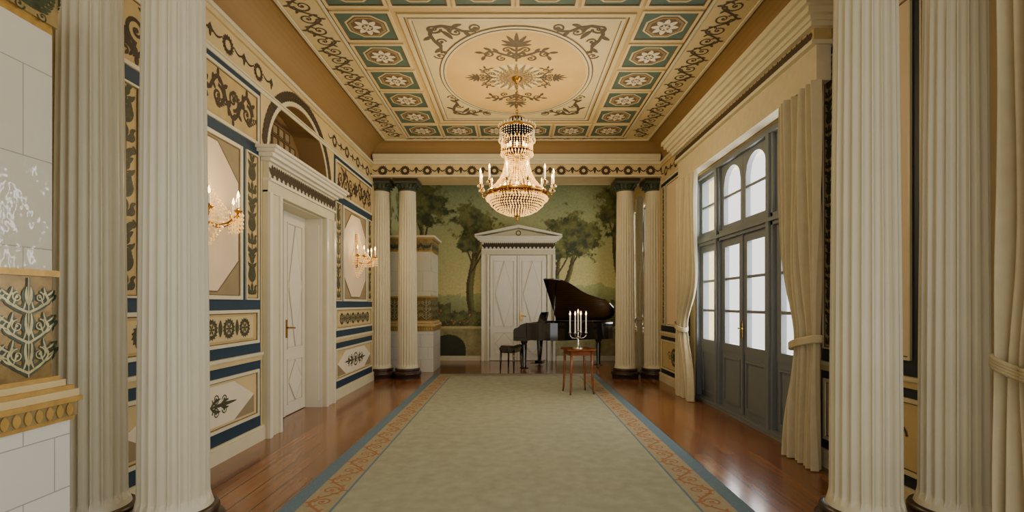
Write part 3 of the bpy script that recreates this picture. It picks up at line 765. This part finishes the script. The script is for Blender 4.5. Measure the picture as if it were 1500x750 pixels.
# ---------------------------------------------------------------- stoves
def stove(x0,x1,y0,y1,top):
    mb=MB()
    mb.box(x0,x1,y0,y1,0,.85,M_TILE)
    for z0,z1,e,m in ((.85,.87,.012,M_GOLD),(.87,.94,.02,M_BANDG),(.94,.965,.035,M_GOLD),(.965,1.0,.025,M_WALL),(1.0,1.02,.012,M_GOLD),(1.02,1.05,-.01,M_WALL)):
        mb.box(x0,x1+e,y0-e,y1+e,z0,z1,m)
    k=.045
    mb.box(x0,x1-k,y0+k,y1-k,1.05,1.55,M_BANDK)
    mb.box(x0,x1-k+.02,y0+k-.02,y1-k+.02,1.05,1.07,M_GOLD)
    mb.box(x0,x1-k+.02,y0+k-.02,y1-k+.02,1.55,1.58,M_GOLD)
    mb.box(x0,x1-k,y0+k,y1-k,1.58,top,M_TILEG)
    faces=[(lambda u,v,o:(x1-k+o,u,v),y0+k,y1-k),(lambda u,v,o:(u,y0+k-o,v),x0,x1-k),(lambda u,v,o:(u,y1-k+o,v),x0,x1-k)]
    for mp,a,b in faces:
        for zr,zb in ((1.08,.5),(top+.05,.22)):
            n=max(2,int(round((b-a)/.22))); st=(b-a)/n
            if zb>.3:
                for mt,kw,off in ((M_BANDO,1.0,.003),(M_BANDV,.3,.0045)):
                    o=Orn(mb,mp,mt,off)
                    for i in range(n):
                        u=a+(i+.5)*st; q=st/.27
                        o.st([(u,1.08),(u,1.54)],.018*kw)
                        for zz,s_ in ((1.13,1),(1.27,.9),(1.41,.75)):
                            for sg in (1,-1):
                                P=[]
                                for w_ in range(9):
                                    t=w_/8; P.append((u+sg*st*.40*sin(t*2.3),zz-.03+.12*t*s_))
                                o.st(P,lambda t:(.034-.012*t)*kw+.001)
                                for w_ in (1,3,5,7):
                                    p=P[w_]; aa=pi/2-sg*(.2-.25*w_)
                                    o.leaf(p[0],p[1],pi/2-sg*1.2,.06*s_,.024*kw+.001,sg*.7)
                                    o.leaf(p[0],p[1],pi/2+sg*.5,.055*s_,.022*kw+.001,-sg*.5)
                                o.spiral(u+sg*st*.22,zz+.055*s_,.032*s_,pi/2,1.4,-sg,.014*kw+.002)
                                o.leaf(u,zz,pi/2-sg*.35,.12*s_,.04*kw+.001,sg*.6)
            else:
                o=Orn(mb,mp,M_BANDO,.016)
                for i in range(n):
                    u=a+(i+.5)*st
                    o.palmette(u,top+.07,.13,pi/2,7)
                    for sg in (1,-1): o.acanthus(u+sg*.03,top+.09,pi/2-sg*1.1,.12,.05,sg*.9)
    mpc=[(lambda u,v,o:(x1+.02+o,u,v),y0,y1),(lambda u,v,o:(u,y0-.02-o,v),x0,x1),(lambda u,v,o:(u,y1+.02+o,v),x0,x1)]
    for mp,a,b in mpc:
        o=Orn(mb,mp,M_GOLD,.004); n=int((b-a)/.05)
        for i in range(n): o.leaf(a+(i+.5)*(b-a)/n,.873,pi/2,.062,.036)
    for z0,z1,e,m in ((top,top+.04,.0,M_GOLD),(top+.04,top+.27,.015,M_BANDG),(top+.27,top+.30,.04,M_GOLD),(top+.30,top+.34,.07,M_PALE)):
        mb.box(x0,x1+e-k,y0-e+k,y1+e-k,z0,z1,m)
    return mb
stove(XL+.035,-1.69,10.2,11.15,2.5).build('tiled_stove')
stove(XL+.035,-2.2,1.15,2.43,2.72).build('tiled_stove.001')

# ---------------------------------------------------------------- chandelier
def candle(mb,x,y,z,h=.12,r=.012,flame=True,cup=M_BRASS,wax=M_CANDLE,cr=1.0):
    mb.lathe([(.008*cr,z-.03),(.03*cr,z-.01),(.034*cr,z),(.014,z+.005),(.014,z+.02)],x,y,12,cup)
    mb.lathe([(r,z+.01),(r,z+h)],x,y,8,wax)
    if flame: mb.lathe([(.001,z+h),(.012,z+h+.016),(.010,z+h+.034),(.001,z+h+.065)],x,y,8,M_FLAME)
mb=MB(); rnd=random.random
zc=ZC-.005
mb.lathe([(.07,zc),(.065,zc-.03),(.03,zc-.06),(.012,zc-.09)],0,0,20,M_BRASS)
z=4.29; k=0
while z>3.86:
    P=[]
    for i in range(11):
        a=2*pi*i/10; u=.014*cos(a); v=.026*sin(a); P.append((u,0,z+v) if k%2 else (0,u,z+v))
    mb.tube(P,.0045,M_BRASS,5); z-=.04; k+=1
mb.lathe([(.006,3.88),(.03,3.86),(.02,3.82),(.05,3.79),(.03,3.76),(.015,3.7),(.015,2.95)],0,0,14,M_BRASS)
def ring(r,z,t,h=.02):
    mb.lathe([(r-t,z),(r,z-h/2),(r+t,z),(r,z+h/2),(r-t,z)],0,0,48,M_BRASS)
def strands(prof,n,m,r=.011,step=.022,ph=0):
    L=0;seg=[]
    for i in range(len(prof)-1):
        l=math.hypot(prof[i+1][0]-prof[i][0],prof[i+1][1]-prof[i][1]); seg.append(l); L+=l
    cnt=int(L/step)
    for c in range(cnt+1):
        s_=c*step; i=0
        while i<len(seg)-1 and s_>seg[i]: s_-=seg[i]; i+=1
        t=min(1,s_/seg[i]); rr=prof[i][0]*(1-t)+prof[i+1][0]*t; zz=prof[i][1]*(1-t)+prof[i+1][1]*t
        for k in range(n):
            a=2*pi*(k+ph)/n; mb.bead(rr*cos(a),rr*sin(a),zz,r*(.7+.5*rnd()),m)
ring(.09,3.84,.012); strands([(.09,3.84),(.12,3.77),(.17,3.735),(.225,3.715)],16,M_CRYSC,.009)
ring(.225,3.70,.012,.035); ring(.2,3.55,.012,.03)
strands([(.225,3.68),(.225,3.58)],40,M_CRYSC,.008,.03)
for k in range(30):
    a=2*pi*k/30; mb.bead(.235*cos(a),.235*sin(a),3.55,.011,M_CRYSC,2.6)
    mb.bead(.24*cos(a),.24*sin(a),3.74,.009,M_CRYSC,2.6)
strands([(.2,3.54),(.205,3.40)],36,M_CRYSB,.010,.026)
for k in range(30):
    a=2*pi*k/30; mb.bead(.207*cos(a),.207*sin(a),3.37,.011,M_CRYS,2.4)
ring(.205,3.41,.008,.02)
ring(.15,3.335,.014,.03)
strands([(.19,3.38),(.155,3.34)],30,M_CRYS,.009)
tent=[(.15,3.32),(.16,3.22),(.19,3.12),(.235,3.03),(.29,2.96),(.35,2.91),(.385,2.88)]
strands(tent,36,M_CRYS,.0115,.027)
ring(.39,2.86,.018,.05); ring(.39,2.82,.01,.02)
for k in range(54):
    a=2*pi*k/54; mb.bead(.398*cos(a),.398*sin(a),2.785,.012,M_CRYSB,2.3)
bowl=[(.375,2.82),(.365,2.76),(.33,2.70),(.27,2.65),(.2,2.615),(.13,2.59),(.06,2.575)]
for j in range(len(bowl)*2-1):
    i=j//2; r0_,z0_=bowl[i]
    if j%2: r0_=(bowl[i][0]+bowl[i+1][0])/2; z0_=(bowl[i][1]+bowl[i+1][1])/2
    n_=max(8,int(r0_*2*pi/.036))
    if j%2==0: ring(r0_-.008,z0_,.004,.01)
    for k in range(n_):
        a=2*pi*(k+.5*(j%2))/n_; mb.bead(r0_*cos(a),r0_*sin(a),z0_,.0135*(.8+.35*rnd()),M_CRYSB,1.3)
mb.lathe([(.05,2.59),(.035,2.57),(.02,2.55),(.015,2.53),(.022,2.52),(.0,2.50)],0,0,12,M_BRASS)
for k in range(12):
    a=2*pi*(k+.5)/12; P=[]
    for r_,z_ in ((.38,2.86),(.42,2.82),(.465,2.83),(.485,2.88),(.485,2.93)): P.append((r_*cos(a),r_*sin(a),z_))
    mb.tube(P,.008,M_BRASS,6); x,y=.485*cos(a),.485*sin(a)
    candle(mb,x,y,2.95,.14,.011)
    for q in range(6): b=2*pi*q/6; mb.bead(x+.035*cos(b),y+.035*sin(b),2.925,.008,M_CRYSC,2.5)
for k in range(8):
    a=2*pi*k/8; mb.lathe([(.001,2.88),(.022,2.9),(.02,2.95),(.001,2.99)],.22*cos(a),.22*sin(a),8,M_FLAME)
    mb.lathe([(.001,3.44),(.016,3.46),(.014,3.49),(.001,3.52)],.12*cos(a),.12*sin(a),8,M_FLAME)
CH=mb.build('chandelier',(.03,6.42,0))
WARM=(1,.76,.44)
plight('bulb_light_1',(0,0,3.05),11,WARM,.06,CH)
for k in range(6): plight('bulb_light_%d'%(k+2),(.60*cos(pi/3*k+.4),.60*sin(pi/3*k+.4),3.22),21,WARM,.05,CH)

# ---------------------------------------------------------------- sconces
def sconce(y,z,name):
    mb=MB()
    mb.lathe([(.0,-.0),(.03,.02),(.04,.05),(.03,.09),(.0,.12)],.02,0,12,M_BRASS)
    mb.tube([(.012,0,-.1),(.014,0,.05),(.013,0,.45)],.02,M_BRASS)
    for k,(dx,dy) in enumerate(((.30,0),(.18,.2),(.18,-.2),(.1,.28),(.1,-.28))):
        P=[]
        for t in (0,.2,.45,.7,.9,1):
            P.append((.02+dx*t,dy*t,.02-.09*sin(pi*t*.9)+.06*t))
        mb.tube(P,.007,M_BRASS,6); x,yy,zz=P[-1]
        candle(mb,x,yy,zz+.03,.1,.011)
        for q in range(8):
            b=2*pi*q/8
            for w_ in range(4): mb.bead(x+.038*cos(b),yy+.038*sin(b),zz-.01-.035*w_,.010-.001*w_,M_CRYS,1.6)
    for k in range(14):
        a=-pi/2+pi*k/13; 
        for j in range(15):
            t=j/14; r_=.03+.2*t*t; mb.bead(.02+r_*cos(a)*.95,r_*sin(a),.46-.4*t,.009,M_CRYS if k%2==0 else M_CRYSC)
        for j in range(9):
            t=j/8; r_=.19*(1-t)+.02; mb.bead(.02+r_*cos(a)*.9,r_*sin(a),.02-.28*t,.010,M_CRYS if k%2==0 else M_CRYSC)
    ob=mb.build(name,(XL+.012,y,z)); plight('candle_light',(.38,0,.28),9,WARM,.05,ob)
sconce(4.12,2.12,'wall_sconce'); sconce(8.16,2.12,'wall_sconce.001')

# ---------------------------------------------------------------- grand piano
mb=MB(); mpZ=lambda u,v,o:(u,v,o)
curve=[(.80,0),(.95,.03),(1.08,.12),(1.2,.26),(1.32,.42),(1.46,.55),(1.62,.64),(1.76,.72),(1.88,.84),(1.95,1.0),(1.96,1.16),(1.92,1.32),(1.82,1.43),(1.68,1.48)]
body=[(.28,0)]+curve+[(.28,1.48)]
def inset(P,d):
    n=len(P);R=[]
    for i in range(n):
        a=Vector(P[i-1]);b=Vector(P[i]);c=Vector(P[(i+1)%n]); e1=(b-a).normalized();e2=(c-b).normalized()
        nn_=Vector((-e1.y,e1.x))+Vector((-e2.y,e2.x)); nn_.normalize(); R.append((b.x+nn_.x*d,b.y+nn_.y*d))
    return R
ins=inset(body,.05); n=len(body)
vs=[(a,b,.66) for a,b in body]+[(a,b,1.02) for a,b in body]+[(a,b,1.02) for a,b in ins]+[(a,b,.93) for a,b in ins]
fs=[tuple(range(n))]
for k in range(3): fs+=[(k*n+i,k*n+(i+1)%n,(k+1)*n+(i+1)%n,(k+1)*n+i) for i in range(n)]
mb.add(vs,fs,M_BLACK); mb.add([(a,b,.93) for a,b in ins],[tuple(range(n))],M_SB)
for i in range(24):
    y=.12+i*.05; xe=.5+min(1.3,.35+.045*i*1.0); mb.tube([(.42,y,.955),(xe,y+ .0,.955)],.002,M_SILVER,4)
mb.box(.33,.42,.06,1.42,.93,.99,M_BLACK)
mb.box(0,.30,0,1.48,.64,.715,M_BLACK)
for y0,y1 in ((0,.09),(1.39,1.48)):
    mb.prism(lambda u,v,o:(u,o,v),[(0,.71),(0,.86),(.03,.9),(.1,.92),(.16,.98),(.28,1.02),(.3,1.02),(.3,.71)],y0,y1,M_BLACK)
mb.box(.04,.19,.09,1.39,.715,.74,M_WHITEKEY)
for i in range(52):
    y=.1+i*.0248
    if i%7 not in (2,6): mb.box(.09,.19,y+.018,y+.03,.74,.755,M_BLACK)
mb.box(.19,.21,.09,1.39,.715,.9,M_BLACK); mb.box(.21,.33,.05,1.43,.90,1.0,M_BLACK)
mb.prism(lambda u,v,o:(.42+.28*(v)+o,u,1.0+v*.95),[(.38,0),(1.1,0),(1.1,.18),(1.04,.25),(.44,.25),(.38,.18)],0,.018,M_BLACK)
th=math.radians(37)
def lidmap(x,y,o):
    d=1.48-y; return (x,1.48-d*cos(th),1.03+d*sin(th)+o)
lid=[(.58,-.02),(.80,-.02)]+[(a+.01,b-.015) for a,b in curve[1:]]+[(.58,1.49)]
mb.prism(lambda u,v,o:lidmap(u,v,o),lid,0,.022,M_BLACK)
mb.prism(lambda u,v,o:lidmap(u,v,o),[(.60,-.0),(.92,.04),(.92,1.48),(.60,1.48)],.024,.042,M_BLACK)
mb.tube([(.85,.06,1.02),lidmap(.83,.12,-.0)],.011,M_BLACK,8)
for lx,ly in ((.2,.13),(.2,1.35),(1.62,1.12)):
    mb.lathe([(.075,.66),(.075,.6),(.055,.58),(.06,.55),(.04,.12),(.05,.1),(.05,.08)],lx,ly,16,M_BLACK)
    mb.lathe([(.02,.09),(.03,.06),(.015,.05)],lx,ly,12,M_BRASS)
    for s_ in (1,-1): mb.lathe([(.001,0.0),(.028,.015),(.03,.03),(.028,.045),(.001,.06)],lx+s_*.012,ly,12,M_BRASS)
    mb.box(lx-.09,lx+.09,ly-.03,ly+.03,.05,.075,M_BLACK); mb.box(lx-.03,lx+.03,ly-.09,ly+.09,.05,.075,M_BLACK)
for yy in (.67,.81): mb.tube([(.42,yy,.66),(.40,yy,.4),(.38,yy-(.03 if yy>.7 else -.03),.16)],.016,M_BLACK)
mb.box(.3,.46,.62,.86,.1,.17,M_BLACK)
for yy in (.67,.74,.81): mb.box(.18,.32,yy-.012,yy+.012,.09,.105,M_BRASS)
for yy in (.71,.77): mb.tube([(.41,yy,.66),(.38,yy,.15)],.006,M_BRASS)
mb.build('grand_piano',(-.03,10.36,0),math.radians(-18))
mb=MB()
mb.box(-.17,.17,-.28,.28,.44,.48,M_BLACK); 
mb.hexa([(-.17,-.28,.48),(.17,-.28,.48),(.17,.28,.48),(-.17,.28,.48),(-.14,-.25,.54),(.14,-.25,.54),(.14,.25,.54),(-.14,.25,.54)],M_BLACK)
for sx in (1,-1):
    for sy in (1,-1): mb.tube([(sx*.14,sy*.25,.45),(sx*.145,sy*.255,.2),(sx*.15,sy*.265,0)],lambda t:.024-.009*t,M_BLACK,8)
mb.box(-.15,.15,-.26,-.24,.38,.45,M_BLACK); mb.box(-.15,.15,.24,.26,.38,.45,M_BLACK)
mb.box(-.15,-.135,-.26,.26,.38,.45,M_BLACK); mb.box(.135,.15,-.26,.26,.38,.45,M_BLACK)
mb.build('piano_bench',(-.08,10.6,0),math.radians(-18))

# ---------------------------------------------------------------- side table + candelabra
mb=MB(); h=.70
P=[(-.23,-.19),(-.19,-.23),(.19,-.23),(.23,-.19),(.23,.19),(.19,.23),(-.19,.23),(-.23,.19)]
mb.prism(mpZ,P,h-.022,h,M_WOOD)
for a in (0,1):
    for s_ in (1,-1):
        if a: mb.box(-.17,.17,s_*.165-.01,s_*.165+.01,h-.10,h-.022,M_WOOD)
        else: mb.box(s_*.165-.01,s_*.165+.01,-.17,.17,h-.10,h-.022,M_WOOD)
for sx in (1,-1):
    for sy in (1,-1): mb.tube([(sx*.165,sy*.165,h-.03),(sx*.168,sy*.168,.4),(sx*.18,sy*.18,.08),(sx*.19,sy*.19,0)],lambda t:.023-.009*t,M_WOOD,8)
mb.build('side_table',(1.0,7.76,0.0185),math.radians(12))
mb=MB()
mb.lathe([(.085,0),(.085,.012),(.05,.02),(.03,.04),(.014,.06),(.02,.08),(.012,.1),(.016,.14),(.009,.17),(.02,.19),(.01,.2),(.01,.26)],0,0,24,M_SILVER)
candle(mb,0,0,.28,.27,.009,cup=M_SILVER,cr=.7)
for k in range(4):
    a=(.12,pi-.12,1.15+pi,-1.15+pi+.85)[k]; a=(.15,pi+.15,pi/3+.05,4*pi/3+.05)[k]
    P=[(r_*cos(a),r_*sin(a),z_) for r_,z_ in ((.01,.18),(.05,.155),(.10,.165),(.13,.2),(.13,.23))]
    mb.tube(P,.006,M_SILVER,6); candle(mb,.13*cos(a),.13*sin(a),.25,.27,.009,cup=M_SILVER,cr=.7)
cd=mb.build('candelabra',(1.0,7.76,.7188)); plight('candle_light',(0,0,.72),2,WARM,.05,cd)

# ---------------------------------------------------------------- lighting
wd=D.worlds.new('World'); SC.world=wd; wd.use_nodes=True; nt=wd.node_tree
bg=nt.nodes['Background']; bg.inputs[0].default_value=(1.0,.975,.94,1); bg.inputs[1].default_value=2.0
def area(name,loc,rot,sx,sy,W,col):
    l=D.lights.new(name,'AREA'); l.shape='RECTANGLE'; l.size=sx; l.size_y=sy; l.energy=W; l.color=col
    o=D.objects.new(name,l); SC.collection.objects.link(o); o.location=loc; o.rotation_euler=rot
    return o
area('daylight_window_1',(XR+.9,6.02,2.0),(0,math.radians(90),0),3.2,4.6,400,(.99,.99,1))
area('daylight_window_2',(XR+.9,.65,2.0),(0,math.radians(90),0),3.2,3.4,240,(.99,.99,1))
area('daylight_window_3',(XR+.9,10.9,2.2),(0,math.radians(90),0),2.8,2.4,240,(.99,.99,1))

# ---------------------------------------------------------------- camera
cam=D.cameras.new('camera'); co=D.objects.new('camera',cam); SC.collection.objects.link(co); SC.camera=co
co.location=(0,0,1.42); co.rotation_euler=(math.radians(90),0,0)
cam.sensor_width=36; cam.lens=36*720/1500; cam.shift_y=70/1500; cam.shift_x=-4/1500; cam.clip_start=.05
